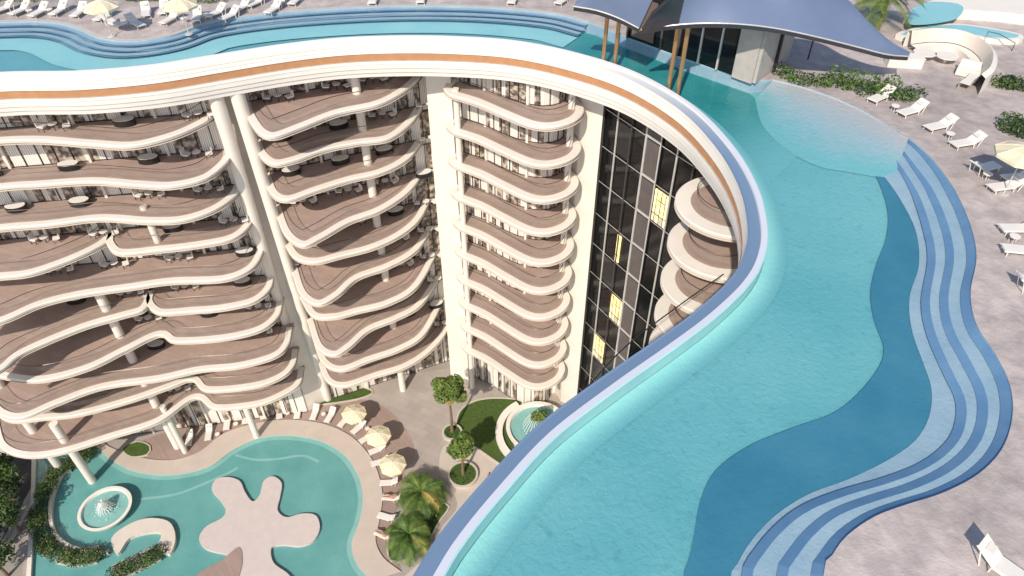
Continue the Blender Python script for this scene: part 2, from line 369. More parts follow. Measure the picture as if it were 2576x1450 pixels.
def offt(p,d,n0=16):
    q=off(p,-d); return [tuple(a+(b-a)*min(1,(i+1)/n0) for a,b in zip(p[i],q[i])) for i in range(len(p))]
for c,nx,z0,z1 in ((c1,c2,43.40,43.58),(c2,c3,43.58,43.76),(c3,None,43.76,44.0)):
    mb.strip(Z(offt(c,.34),z0+.03),Z(c,z1),PF_BLUE)
    if nx: mb.strip(Z(c,z1),Z(nx,z1),PF_TRD)
# teal floor by the pavilion: canopy reflection painted into the colour, fading both ways
def patchgrid(P,Q,z,m,n=16):
    P=resamp(P,n); Q=resamp(Q,n); mb.strip(Z(P,z),Z(Q,z),m)
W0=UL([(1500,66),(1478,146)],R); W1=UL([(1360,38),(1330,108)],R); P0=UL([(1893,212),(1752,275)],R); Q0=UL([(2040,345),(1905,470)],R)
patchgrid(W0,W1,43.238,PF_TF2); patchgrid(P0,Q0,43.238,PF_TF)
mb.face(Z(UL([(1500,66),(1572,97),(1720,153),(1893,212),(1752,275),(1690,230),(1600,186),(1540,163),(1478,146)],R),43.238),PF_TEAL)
mb.obj('rooftop_pool_floor',None)
mb=MB(); mb.face(Z(far_r+far_o[::-1],43.22),PF_FAR); mb.obj('rooftop_pool_far_floor')
mb=MB(); mb.face(Z(RIM+OUT[::-1],44.0),WATER); mb.obj('rooftop_pool_water')
# ------------------------------------------------ hotel body
wallL=[(-58,46.5),(-50,48.9),(-40,50.6),(-24,53.3)]
wallM=[(-22.2,55),(-7.4,61.7)]
wallT=cr([(-5.2,59.4),(-4,58.4),(-2.4,57.4),(-.8,56.0),(.8,54.9),(2.6,54.3),(4.0,54.8),(4.6,56.0)],.5)
blackP=[(7.7,54.2),(10.6,49.5),(14,44.2),(19,38)]
front=[(-58,52)]+wallL[0:]+wallM+[(-5.9,60.2)]+wallT+[(5.3,56.2),(7.4,54.4)]+blackP+[(22,32),(20,25),(14,19),(8,13),(4,6),(3,-12)]
mb=MB(); body=[tuple(p) for p in front[1:]]+[(BX1-2,-12),(BX1-2,BY1-3),(-58,BY1-3)]
mb.prism(body,0,40.9,WHITE); mb.obj('body_walls',HOTEL)
FZ=[7.2+3.5*k for k in range(10)]
def winwall(mb,path,z0,h,seed,step=1.24,o=.06):
    p=off(path,-o)
    mb.strip(Z(p,z0),Z(p,z0+h),WIN,u0=seed*37.2)
    L=plen(p); s=.1; i=0
    while s<L:
        q,a=at(p,s)
        nx,ny=math.sin(a),-math.cos(a)
        if i%5==4: mb.box((q[0]+nx*.12,q[1]+ny*.12,z0+h/2),(.22,.3,h),WHITE,a)
        else: mb.box((q[0]+nx*.05,q[1]+ny*.05,z0+h/2),(.05,.08,h),DARK,a)
        s+=step; i+=1
    for zz in (z0+.08,z0+h-.1):
        mb.strip(Z(off(p,-.06),zz-.04),Z(off(p,-.06),zz+.04),DARK)
mb=MB()
for k,z in enumerate(FZ+[0]):
    h=3.0 if z>0 else 6.5
    if z==38.7: h=2.2
    winwall(mb,wallL,z,h,k+1); winwall(mb,wallM,z,h,k+20); winwall(mb,wallT,z,h,k+40,step=.9)
mb.obj('window_walls',HOTEL)
mb=MB()
mb.prism([(-7.7,61.5),(-7.55,58.9),(-5.3,58.2),(-5.0,62)],0,40.9,WHITE)
mb.prism([(5.2,56.6),(5.8,54.9),(7.5,53.6),(8.2,56)],0,40.9,WHITE)
mb.obj('service_piers',HOTEL)
# ------------------------------------------------ balconies
left={9:[[(-160,372),(0,358),(100,356),(220,365),(330,370),(430,347),(500,318),(540,292),(556,268)]],
8:[[(-160,500),(0,475),(100,468),(230,460),(340,468),(430,471),(520,450),(573,408),(583,378)]],
7:[[(-160,600),(0,578),(120,568),(250,553),(370,560),(460,556),(540,530),(594,492),(612,455)]],
6:[[(-160,712),(0,700),(80,690),(180,655),(250,622),(283,596),(290,575)],[(272,590),(268,615),(300,640),(400,632),(500,620),(585,602),(628,570),(640,532)]],
5:[[(-160,850),(0,812),(100,770),(200,745),(330,726),(430,712),(560,706),(630,680),(658,645),(666,608)]],
4:[[(-160,1010),(0,935),(60,890),(200,830),(300,800),(360,782),(380,755),(376,738)],[(372,735),(368,765),(400,790),(480,786),(560,779),(640,760),(682,725),(690,685)]],
3:[[(-120,900),(-60,935),(0,950),(100,960),(220,930),(320,882),(400,845),(440,862),(560,855),(655,832),(702,795),(712,755)]],
2:[[(-60,940),(-40,1000),(0,1045),(60,1052),(150,1015),(260,977),(400,957),(500,935),(600,925),(690,900),(726,868),(736,825)]],
1:[[(-30,980),(-10,1040),(30,1062),(100,1056),(200,1045),(330,1010),(430,975),(482,958),(520,985),(640,975),(710,950),(742,918),(750,880)]],
0:[[(-20,1060),(0,1125),(60,1150),(150,1142),(280,1102),(400,1062),(490,1003),(540,1030),(650,1020),(720,992),(756,965),(765,925)]]}
midw={9:[(612,262),(622,295),(650,335),(690,346),(760,322),(850,287),(950,265),(1010,236),(1045,208),(1062,188)],
8:[(635,345),(650,388),(685,414),(740,406),(820,378),(900,362),(980,350),(1035,310),(1062,272)],
7:[(662,440),(682,490),(725,505),(800,480),(880,455),(960,436),(1028,400),(1070,345)],
6:[(688,520),(715,590),(760,620),(810,600),(880,560),(960,530),(1030,482),(1078,418)],
5:[(708,600),(738,648),(790,662),(860,646),(940,625),(1010,592),(1058,550),(1088,490)],
4:[(730,670),(755,742),(800,768),(850,745),(900,702),(980,672),(1050,630),(1096,560)],
3:[(752,745),(785,796),(840,801),(900,786),(980,765),(1050,722),(1103,632)],
2:[(772,805),(797,875),(840,896),(880,875),(930,832),(1000,803),(1060,768),(1112,694)],
1:[(787,860),(812,915),(860,933),(930,908),(1010,880),(1070,840),(1120,750)],
0:[(797,905),(822,960),(870,973),(950,947),(1020,925),(1080,887),(1124,835),(1132,795)]}
towerC=cr([(-4.9,59.6),(-5.6,58.6),(-5.9,57.3),(-5.3,56.2),(-4.2,55.5),(-2.9,54.6),(-.9,52.8),(1,51.2),(2.4,50.6),(3.8,50.8),(5.2,51.8),(5.9,53.3),(5.7,54.8),(5.1,56.0)],.25)
def balcony(nm,c,back,z,w=.6):
    mb=MB(); poly=c+back
    mb.face(Z(poly,z+.02),DECKB); mb.face(Z(poly,z-.30)[::-1],CREAM)
    inn=off(c,w)
    mb.strip(Z(inn,z+.03),Z(inn,z+.13),WHITE); mb.strip(Z(inn,z+.13),Z(off(c,.06),z+.13),WHITE)
    mb.strip(Z(off(c,.06),z+.13),Z(c,z+.06),WHITE); mb.strip(Z(c,z+.06),Z(off(c,.05),z-.17),WHITE); mb.strip(Z(off(c,.05),z-.17),Z(off(c,.55),z-.31),WHITE)
    mb.obj(nm,HOTEL)
    mb=MB(); g=off(c,w+.3)[2:-2]
    mb.tube(Z(g,z+1.1),.032,RAIL,n=4,cap=False); mb.strip(Z(g,z+.05),Z(g,z+1.1),GLS)
    mb.obj(nm+'_balustrade',HOTEL)
def interpwall(path,x):
    for i in range(1,len(path)):
        if x<=path[i][0] or i==len(path)-1:
            a,b=path[i-1],path[i]; return (x,a[1]+(b[1]-a[1])*(x-a[0])/(b[0]-a[0]))
for k,z in enumerate(FZ):
    for seg in left[k]:
        c=cr(UL(seg,z),.35)
        x0=c[0][0]; x1=c[-1][0]
        wx=[p for p in wallL if x0+.3<p[0]<x1-.3]
        back=[(x1,max(interpwall(wallL,x1)[1],c[-1][1]+.3)+.2)]+[(p[0],p[1]+.2) for p in wx[::-1]]+[(x0,max(interpwall(wallL,x0)[1],c[0][1]+.1)+.2)]
        balcony('left_wing_balcony',c,back,z)
    c=cr(UL(midw[k],z),.35)
    back=[(c[-1][0],max(c[-1][1]+.2,interpwall(wallM,c[-1][0])[1]+.2)),(c[0][0],max(c[0][1]+.3,interpwall(wallM,c[0][0])[1]+.2))]
    balcony('middle_wing_balcony',c,back,z)
    balcony('tower_balcony',towerC,[(4.6,57),(0,58.5),(-4.5,60.5)],z,.72)
for k in range(0,10):
    z=FZ[k]; c=[(14.9+3.8*math.cos(a),40.0+3.7*math.sin(a)) for a in [math.radians(d) for d in range(75,345,5)]]
    balcony('round_balcony',c,[],z,1.05)
# columns
mb=MB()
def col(x,y,z0,z1,r,lean=(0,0)):
    mb.tube([(x,y,z0),(x+lean[0],y+lean[1],z1)],r,WHITE,n=20)
mb.tube([(-24.1,54.8,0),(-23.7,53.4,20),(-23.3,52.0,41)],[.5,.48,.6],WHITE,n=20)
mb.tube([(-22.0,55.2,0),(-21.9,53.8,20),(-21.7,52.4,41)],[.46,.45,.6],WHITE,n=20)
col(-13.2,56.6,0,41,.38)
col(-37.6,48.3,0,24,.42); col(-45.2,43.8,0,10,.42); col(-49.0,45.0,0,17,.42); col(-36.5,47.6,0,8,.3); col(-29,49.6,0,7,.35)
col(-4.8,56.9,0,39,.28); col(4.9,53.9,3,41,.28); col(-31,49.5,28,32,.3)
mb.obj('columns',HOTEL,smooth=False)
def disc(mb,c,r,h,m,n=20,sx=1,rz=0):
    p=[(c[0]+r*sx*math.cos(a)*math.cos(rz)-r*math.sin(a)*math.sin(rz),c[1]+r*sx*math.cos(a)*math.sin(rz)+r*math.sin(a)*math.cos(rz)) for a in [2*math.pi*i/n for i in range(n)]]
    mb.prism(p,c[2],c[2]+h,m)
mb=MB()
def chair(mb,x,y,z,a,m=LNG):
    M=Matrix.Translation((x,y,z))@Matrix.Rotation(a,4,'Z')
    mb.box((0,0,.42),(.55,.55,.12),m,M=M); mb.box((0,.27,.68),(.55,.08,.5),m,M=M)
    for sx in (-.25,.25):
        for sy in (-.25,.25): mb.box((sx,sy,.18),(.05,.05,.36),RAIL,M=M)
for k,z in enumerate(FZ):
    for path,s0 in ((wallL,(12,17,22.5,28,33)),(wallM,(2,7,11,15))):
        for s in s0:
            q,a=at(path,s+random.uniform(-.7,.7)); nx,ny=math.sin(a),-math.cos(a)
            x,y=q[0]+nx*1.1,q[1]+ny*1.1
            t=random.random()
            if t<.35:
                disc(mb,(x,y,z+.1),.5,.45,DARK,sx=1.7,rz=a); disc(mb,(x,y,z+.56),.47,.05,LNG,sx=1.7,rz=a)
            else:
                disc(mb,(x,y,z+.62),.35,.05,LNG); mb.tube([(x,y,z),(x,y,z+.62)],.04,RAIL)
                chair(mb,x-.9,y,z,a+1.2); chair(mb,x+.9,y+.2,z,a-1.3)
mb.obj('balcony_furniture')
# black curtain wall
mb=MB()
bp=off(blackP,-.08); bL=plen(bp)
mb.strip(Z(bp,0),Z(bp,40.9),BLACKG)
def bplate(s,w,z0,z1,m,pr=.06):
    q,a=at(bp,s); nx,ny=math.sin(a),-math.cos(a)
    mb.box((q[0]+nx*pr,q[1]+ny*pr,(z0+z1)/2),(w,.08,z1-z0),m,a)
s=.3; i=0
while s<bL:
    bplate(s,.13 if i%2 else .07,0,40.9,ALU if i%2 else GREYP,.14); s+=1.75; i+=1
for z in [3.6]+FZ:
    a=Z(off(bp,-.1),z-.04); b=Z(off(bp,-.1),z+.03); mb.strip(a,b,ALU)
    bplate(6.43,1.55,z+.25,z+3.3,mat('ladder_panel',(.12,.105,.10),.4,var=.15),.05); bplate(6.43,1.6,z+.04,z+.22,ALU,.12)
    if random.random()<.6: bplate(2.93,1.5,z+.3,z+3.2,mat('dim_glass',(.03,.03,.032),.15),.03)
bplate(5.6,.14,0,40.9,ALU,.15); bplate(7.26,.14,0,40.9,ALU,.15)
def litroom(s,z,w=1.6):
    bplate(s,w,z+.2,z+3.2,LIT,.09)
    for d in ((-.5,0.02,.5) if w>1 else (0,)): bplate(s+d,.05,z+.2,z+3.2,DARK,.13)
    bplate(s,w,z+.95,z+1.0,DARK,.135)
    if w>1: bplate(s+.3,.5,z+.25,z+.9,CREAM,.12); bplate(s-.35,.3,z+.25,z+1.5,WHITE,.12); bplate(s+.1,.9,z+2.3,z+2.36,DARK,.12)
litroom(8.2,31.7); litroom(4.68,17.7); litroom(2.9,10.7); litroom(3.9,24.7,.5)
mb.obj('black_curtain_wall',HOTEL)
mb=MB(); cab=[(*U(a,b,39.5),39.5) for a,b in [(1820,690),(1700,775),(1560,885),(1400,1065),(1290,1180),(1200,1280),(1070,1450),(960,1600)]]
mb.tube(cr(cab,.6),.04,DARK,n=5); mb.obj('steel_cable')
# ------------------------------------------------ pavilion
PAV=grp('poolside_pavilion')
pv=[U(1572,93,44.1),U(1893,208,44.1),(20.4,51.2),(12.5,60)]
mb=MB()
mb.prism([(p[0]+(0 if i else .1),p[1]) for i,p in enumerate(pv)],44.09,48.0,BLACKG)
e0,e1=Vector((*pv[0],0)),Vector((*pv[1],0)); dd=(e1-e0); ang=math.atan2(dd.y,dd.x); L=dd.length
nx,ny=math.sin(ang),-math.cos(ang)
for t in (0.02,.3,.44,.6,.74,.86):
    p=e0+dd*t; mb.box((p.x+nx*.05,p.y+ny*.05,46),(.12,.14,3.8),ALU if t in(.6,.74) else GREYP,ang)
PST=mat('pavilion_stone',(.42,.39,.37),.6)
p=e0+dd*.93; mb.box((p.x+nx*.08,p.y+ny*.08,46),(L*.14,.22,3.9),PST,ang)
p=e0+dd*.15; mb.box((p.x+nx*.06,p.y+ny*.06,45.9),(L*.18,.1,3.0),mat('bronze_panel',(.16,.11,.09),.4),ang)
f0,f1=Vector((*pv[1],0)),Vector((*pv[2],0)); d2=f1-f0; a2=math.atan2(d2.y,d2.x); mx=(f0+f1)/2
mb.box((mx.x+math.sin(a2)*.1,mx.y-math.cos(a2)*.1,46.05),(d2.length,.24,3.95),PST,a2)
mb.box((mx.x+math.sin(a2)*.3,mx.y-math.cos(a2)*.3,46.0),(.25,.2,3.9),DARK,a2)
mb.obj('pavilion_walls',PAV)
def shell(nm,fr,bk,bul):
    F=resamp(cr([(*U(a,b,z),z) for a,b,z in fr],.5),40); B=resamp(cr([(*U(a,b,z),z) for a,b,z in bk],.5),40)
    mb=MB(); n=12; rows=[]
    for j in range(n+1):
        t=j/n; rows.append([tuple(f*(1-t)+b*t+(bul*math.sin(math.pi*t)*math.sin(math.pi*i/39) if q==2 else 0) for q,(f,b) in enumerate(zip(F[i],B[i]))) for i in range(40)])
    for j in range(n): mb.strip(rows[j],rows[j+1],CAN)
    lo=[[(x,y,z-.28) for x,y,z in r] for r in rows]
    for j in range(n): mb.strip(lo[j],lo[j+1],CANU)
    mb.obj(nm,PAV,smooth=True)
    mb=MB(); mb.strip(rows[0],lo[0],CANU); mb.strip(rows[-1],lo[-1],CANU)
    mb.strip([r[0] for r in rows],[r[0] for r in lo],CANU); mb.strip([r[-1] for r in rows],[r[-1] for r in lo],CANU)
    e=[(x,y-.02,z+.02) for x,y,z in rows[0]]; mb.tube(e,.05,ALU,n=5)
    mb.obj(nm+'_edge',PAV)
shell('canopy_shell',[(1612,76,48.6),(1660,68,48.8),(1750,60,49.1),(1850,61,49.2),(1950,72,48.9),(2060,95,48.2),(2160,120,47.3),(2230,138,46.7),(2286,143,46.2)],
 [(1640,30,50),(1700,-20,51.2),(1800,-80,52),(1900,-100,52),(2000,-70,51.5),(2110,-20,50.2),(2180,50,48.8),(2240,104,47.4),(2290,132,46.4)],.5)
shell('canopy_wing',[(1443,17,48.6),(1500,27,48.6),(1555,46,48.4),(1607,72,48.1)],[(1450,3,48.9),(1520,-25,50),(1600,-50,51),(1650,-20,50.6)],.3)
mb=MB()
for a,b,t in ((1518,150,48.4),(1547,156,48.4),(1683,216,48.9),(1706,225,48.9)):
    x,y=U(a,b,44); mb.tube([(x,y,43.2),(x,y,t)],.15,BRONZE,n=14)
mb.obj('bronze_columns',PAV)
# ------------------------------------------------ ground & courtyard
mb=MB(); mb.face([(-1500,-1500,0),(1500,-1500,0),(1500,1500,0),(-1500,1500,0)],GROUND); mb.obj('ground')
mb=MB(); mb.face(Z(UL([(60,1100),(1600,850),(1700,1700),(55,1700)]),.004),PLAZA); mb.obj('plaza_paving')
mb=MB(); mb.face(Z([(-75,-20),(-49.5,-20),(-51.5,45),(-54,140),(-75,140)],.006),ROAD)
mb.prism([(-49.5,-20),(-49.1,-20),(-50.3,46),(-50.7,46)],0,.13,PLAZL); mb.obj('side_road')
pool_px=[(84,1135),(150,1128),(240,1128),(268,1150),(330,1185),(420,1198),(520,1180),(585,1136),(650,1106),(720,1098),(800,1110),(860,1142),(897,1190),(913,1250),(905,1310),(885,1370),(897,1420),(935,1465)]
cop_px=[(84,1118),(150,1112),(240,1110),(285,1130),(350,1152),(430,1160),(500,1140),(565,1092),(650,1066),(730,1058),(820,1070),(890,1105),(940,1165),(962,1240),(955,1310),(945,1360),(965,1405),(1010,1440)]
dk_px=[(330,1118),(420,1085),(500,1045),(600,1028),(740,1012),(860,1003),(950,1015),(1015,1070),(1045,1140),(1020,1185),(1010,1250),(985,1320),(975,1380),(1000,1410)]
PO=cr(UL(pool_px),.5); CO=cr(UL(cop_px),.5)
bot=UL([(1000,1700),(68,1700)])
mb=MB(); mb.face(Z(cr(UL(dk_px),.6)+cr(UL([(1010,1430),(940,1480)]),1)+UL([(600,1400),(280,1180)]),.010),DECKW); mb.obj('timber_sun_deck')
mb=MB(); N1=160; a=resamp(PO,N1); b=resamp(CO,N1)
mb.strip(Z(a,.15),Z(b,.15),POOLC); mb.strip(Z(b,.15),Z(b,0),POOLC); mb.strip(Z(a,.15),Z(a,.03),PF_CTL)
w0=UL([(84,1118),(80,1300),(70,1450),(66,1700)]); mb.strip(Z(w0,.0),Z(w0,.35),WHITE); mb.strip(Z(w0,.35),Z(off(w0,.4),.35),WHITE); mb.strip(Z(off(w0,.4),.35),Z(off(w0,.4),0),WHITE)
mb.obj('courtyard_pool_coping')
mb=MB(); mb.face(Z(PO+bot,.016),PF_CT); 
mb.strip(Z(a,.022),Z(off(a,-.5),.022),PF_CTL)
arc=cr(UL([(590,1148),(640,1160),(700,1158),(760,1150),(800,1165)]),.4); mb.strip(Z(arc,.024),Z(off(arc,.3),.024),PF_CTL)
arc=cr(UL([(350,1260),(450,1245),(560,1200),(600,1180)]),.4); mb.strip(Z(arc,.024),Z(off(arc,.3),.024),PF_CTL)
mb.obj('courtyard_pool_floor')
mb=MB(); mb.face(Z(PO+bot,.07),WATER2); mb.obj('courtyard_pool_water')
isl=[(575,1205),(605,1215),(618,1242),(637,1266),(655,1250),(665,1215),(688,1203),(710,1220),(706,1255),(700,1288),(722,1306),(760,1297),(795,1301),(806,1332),(790,1365),(755,1378),(715,1375),(685,1382),(690,1420),(730,1452),(750,1500),(560,1500),(598,1440),(606,1408),(570,1398),(520,1385),(503,1360),(520,1330),(560,1308),(570,1288),(555,1262),(535,1237),(545,1211)]
mb=MB(); I=cr(UL(isl),.3,True); mb.prism(I,.0,.35,mat('island_stone',(.60,.53,.51),.6,var=.05,bump=.1)); mb.obj('pool_island')
mb=MB(); mb.prism(cr(UL([(470,1500),(500,1450),(560,1415),(603,1382),(612,1420),(600,1470),(590,1520)]),.4,True),.0,.42,DECKW); mb.obj('island_timber_deck')
def patch(nm,px,m,z=.014,kerb=True,step=.5):
    c=cr(UL(px),step,True); mb=MB(); mb.face(Z(c,z),m)
    if kerb:
        o=off(c,.18,True); mb.strip(Z(c,z-.004),Z(c,.14),PLAZL,closed=True); mb.strip(Z(c,.14),Z(o,.14),PLAZL,closed=True); mb.strip(Z(o,.14),Z(o,0),PLAZL,closed=True)
    mb.obj(nm); return c
patch('lawn',[(725,1003),(775,978),(860,968),(935,985),(905,1003),(820,1017),(760,1020)],GRASS,.03)
patch('lawn',[(1148,1080),(1160,1035),(1200,1010),(1260,1004),(1320,1015),(1292,1055),(1288,1100),(1305,1150),(1335,1180),(1325,1210),(1300,1225),(1272,1180),(1232,1150),(1190,1122),(1157,1112)],GRASS,.03)
patch('lawn',[(985,1410),(978,1370),(1008,1330),(1060,1290),(1100,1268),(1128,1276),(1104,1312),(1082,1352),(1060,1384),(1020,1408)],GRASS,.03)
patch('lawn',[(330,1150),(310,1130),(345,1115),(375,1125),(370,1145)],GRASS,.17)
patch('light_garden_path',[(1120,1120),(1190,1128),(1250,1165),(1290,1225),(1260,1300),(1200,1400),(1120,1480),(1010,1470),(1040,1430),(1090,1390),(1110,1330),(1150,1275),(1130,1220),(1105,1180)],PLAZL,.012,False)
patch('lawn',[(1140,865),(1160,858),(1180,868),(1172,885),(1150,883)],GRASS,.03)
c=patch('small_plunge_pool',[(1120,1400),(1130,1345),(1160,1315),(1200,1320),(1225,1350),(1200,1400),(1160,1440)],PF_CTL,.03)
# ------------------------------------------------ vegetation
def leafball(mb,c,r,n,m,size=.22):
    for _ in range(n):
        while True:
            p=Vector((random.uniform(-1,1),random.uniform(-1,1),random.uniform(-1,1)))
            if .25<p.length<1: break
        p=p.normalized()*(p.length**.5)
        q=Vector((c[0]+p.x*r[0],c[1]+p.y*r[1],c[2]+p.z*r[2]))
        d=(Vector((p.x,p.y,p.z+.5))+Vector([random.gauss(0,.6) for _ in range(3)])).normalized()
        x=d.orthogonal().normalized(); x.rotate(Matrix.Rotation(random.random()*6.28,3,d)); y=d.cross(x)
        s=size*random.uniform(.6,1.3)
        mb.face([q-x*s*.5,q+y*s*.28,q+x*s*.6,q-y*s*.28],m)
def tree_mesh(h,r,m1,m2,n=1300,dry=True):
    mb=MB(); mb.tube([(0,0,0),(.05,.03,h*.5),(0,0,h)],[.2,.14,.11],BARK,n=9)
    for i in range(7):
        a=i*.9; L=r*.8; mb.tube([(0,0,h*.92),(math.cos(a)*L*.5,math.sin(a)*L*.5,h+r*.3),(math.cos(a)*L,math.sin(a)*L,h+r*(.2+.5*random.random()))],[.07,.05,.02],BARK,n=5)
    if dry: leafball(mb,(0,0,h-.35),(.5,.5,.7),170,YEL,.4)
    for i in range(13):
        a=random.random()*6.28; q=r*random.uniform(.35,.75)
        leafball(mb,(math.cos(a)*q,math.sin(a)*q,h+r*random.uniform(.1,1.1)),(r*.42,r*.42,r*.36),n//13,m1 if i%3 else m2,.34)
    leafball(mb,(0,0,h+r*.75),(r*.6,r*.6,r*.6),n//4,m2,.34)
    return mb
def palm(nm,x,y,z,h,r,nf=20,m=LEAF,par=None):
    mb=MB(); mb.tube([(0,0,0),(.12,.05,h*.5),(.05,.1,h)],[.24,.16,.17],BARK,n=9)
    for i in range(nf):
        a=i*2.4+random.uniform(-.3,.3); el=random.uniform(-.1,1.15); L=r*random.uniform(.75,1.15)
        sp=[]
        for k in range(9):
            t=k/8; rr=L*t*math.cos(el*(1-t*.35)); zz=L*(math.sin(el)*t-.62*t*t)
            sp.append(Vector((.05+math.cos(a)*rr,.1+math.sin(a)*rr,h+zz)))
        mm=YEL if i%17==5 else (m if i%3 else LEAFY)
        mb.tube([tuple(p) for p in sp],[.03]*5+[.015]*4,mm,n=4,cap=False)
        for k in range(1,9):
            for sub in (0,.33,.66):
                if k==8 and sub: continue
                p=sp[k] if not sub else sp[k]*(1-sub)+sp[min(8,k+1)]*sub
                t=(sp[min(8,k+1)]-sp[k-1]).normalized(); sd=t.cross(Vector((0,0,1))).normalized()
                l=r*.24*math.sin(math.pi*(k+sub)/9.5)+.10
                for sg in (-1,1):
                    e=p+sd*sg*l+t*l*.8-Vector((0,0,l*.3)); w=t*.05
                    mb.face([p-w,p+w,e],mm)
    return mb.obj(nm,par,loc=(x,y,z))
def planter(nm,px,py,r,z=0):
    x,y=U(px,py,z); g=grp(nm); mb=MB()
    n=40; ci=lambda q:[(x+q*math.cos(2*math.pi*i/n),y+q*math.sin(2*math.pi*i/n)) for i in range(n)]
    mb.strip(Z(ci(r),z),Z(ci(r),z+.45),PLAZL,closed=True); mb.strip(Z(ci(r),z+.45),Z(ci(r-.22),z+.45),PLAZL,closed=True); mb.strip(Z(ci(r-.22),z+.45),Z(ci(r-.22),z+.3),PLAZL,closed=True)
    mb.face(Z(ci(r-.22),z+.36),GRASS); mb.obj('kerb_ring',g)
    mb=MB(); leafball(mb,(x,y,z+.42),(r*.75,r*.75,.12),120,LEAFD,.18); mb.obj('ground_cover',g)
    return x,y
x,y=planter('round_planter',1165,1198,1.65); tree_mesh(4.1,1.45,LEAF,LEAFY,2200).obj('garden_tree',loc=(x,y,.3))
x,y=planter('round_planter',1138,1092,1.15); tree_mesh(6.2,1.95,LEAFY,LEAFY,3200).obj('garden_tree',loc=(x,y,.3))
x,y=U(1062,1265); palm('palm_tree',x,y,0,1.8,2.7,56,LEAF)
x,y=U(1030,1368); palm('palm_tree',x,y,0,1.6,2.5,50,LEAF)
hh=[(1000,1395),(1030,1380),(1060,1350),(1090,1300)]
x,y=U(2205,75,44.1); palm('palm_tree',x,y,44.1,2.6,2.8,30,LEAFY)
for i,(a,b) in enumerate(((10,1290),(35,1230),(-10,1210),(15,1180),(50,1310),(20,1425),(-20,1370))):
    x,y=U(a,b+25); tree_mesh(2.0,1.9,LEAFD,LEAF,1100,False).obj('street_tree',loc=(x,y,0))
def hedge(nm,px,z,w,h,n,m=LEAFD,m2=LEAF):
    c=cr(UL(px,z),.5); mb=MB()
    for i,p in enumerate(c):
        rr=w*random.uniform(.75,1.1)
        leafball(mb,(p[0]+random.uniform(-.15,.15),p[1]+random.uniform(-.15,.15),z+h*.45),(rr*.6,rr*.6,h*.65),n,m if i%3 else m2,.2)
    return mb.obj(nm)
hedge('shrub_bed',[(1965,185),(2000,205),(2050,212),(2100,215),(2150,225),(2200,240),(2270,250),(2300,245)],44.1,1.3,.7,130,LEAF,LEAFD)
hedge('shrub_bed',[(2100,205),(2140,215),(2215,235),(2245,232)],44.1,1.2,1.2,110,LEAF,LEAFY)
hedge('shrub_bed',[(2520,215),(2545,220),(2585,225)],44.1,1.5,.7,180)
hedge('shrub_bed',[(2530,320),(2560,335),(2600,345)],44.1,1.7,.9,220)
hedge('shrub_bed',[(2130,115),(2165,125),(2190,122)],44.1,.8,.5,90)
hedge('shrub_bed',hh,.03,1.0,.4,50,LEAF,LEAFY)
hedge('hedge_row',[(-50,3),(30,2),(90,3)],44.1,.6,.4,40,LEAF,LEAFY); hedge('hedge_row',[(330,2),(420,4),(470,8),(560,6)],44.1,.6,.4,40,LEAF,LEAFY)
for px in ([(225,1142),(205,1150),(195,1160)],[(178,1172),(150,1185),(140,1200)],[(135,1220),(115,1235),(108,1255)],[(100,1285),(95,1305),(100,1330)],[(112,1360),(120,1375),(135,1392)],[(155,1400),(200,1408),(250,1400)],[(290,1450),(330,1430),(370,1412),(400,1395)]):
    c=cr(UL(px),.5); mb=MB(); l=off(c,1.0); r_=off(c,-.8)
    mb.prism(l+r_[::-1],0,.45,PLAZL); mb.obj('planter_box')
    hedge('planter_shrub',px,.45,1.7,.9,300,LEAF,LEAFD)
# ------------------------------------------------ fountains
def bowl(nm,x,y,z,r,h,jets=True,rx=1):
    g=grp(nm); n=48; mb=MB(); ci=lambda q:[(x+q*rx*math.cos(2*math.pi*i/n),y+q*math.sin(2*math.pi*i/n)) for i in range(n)]
    pr=[(r*.8,z),(r*.95,z+h*.6),(r,z+h),(r*.88,z+h),(r*.84,z+h*.7)]
    for a,b in zip(pr,pr[1:]): mb.strip(Z(ci(a[0]),a[1]),Z(ci(b[0]),b[1]),WHITE,closed=True)
    mb.obj('basin',g)
    mb=MB(); mb.face(Z(ci(r*.86),z+h*.72),PF_CTL); mb.obj('basin_floor',g); mb=MB(); mb.face(Z(ci(r*.865),z+h*.9),WATER2); mb.obj('basin_water',g)
    if jets:
        mb=MB(); FO=mat('foam',(.8,.85,.83),.4)
        for i in range(420):
            a=random.random()*6.28; q=abs(random.gauss(0,1))*r*.2; hh=max(.05,random.uniform(.2,1.5)*(1-q/(r*.55)))
            px_,py_=x+math.cos(a)*q,y+math.sin(a)*q; zz=z+h*.9+random.random()*hh
            s=random.uniform(.03,.085)
            mb.tube([(px_,py_,zz+s),(px_,py_,zz),(px_,py_,zz-s)],[.005,s*.8,.005],FO,n=5,cap=False)
        for i in range(18):
            a=i*.35; mb.tube([(x,y,z+h*.9),(x+math.cos(a)*.2,y+math.sin(a)*.2,z+h+1.2),(x+math.cos(a)*.8,y+math.sin(a)*.8,z+h*.9)],[.05,.03,.05],FO,n=4)
        mb.obj('water_jets',g)
    return g
x,y=U(272,1290); bowl('spiral_fountain',x,y,0,2.6,.9)
mb=MB()
sw=cr(UL([(300,1400),(330,1360),(380,1345),(410,1350),(400,1385),(430,1400),(445,1360),(430,1320),(380,1310),(330,1325),(285,1360)]),.4,True)
mb.prism(sw,0,.5,CREAM)
ra=cr(UL([(235,1135),(185,1170),(148,1225),(135,1290),(150,1350),(200,1383),(280,1390)]),.4)
mb.strip(Z(ra,0),Z(ra,.6),CREAM); mb.strip(Z(ra,.6),Z(off(ra,-.3),.6),CREAM); mb.strip(Z(off(ra,-.3),.6),Z(off(ra,-.3),0),CREAM)
mb.obj('spiral_pool_wall')
x,y=U(1352,1090); g=bowl('round_fountain',x,y,0,3.6,1.3,False)
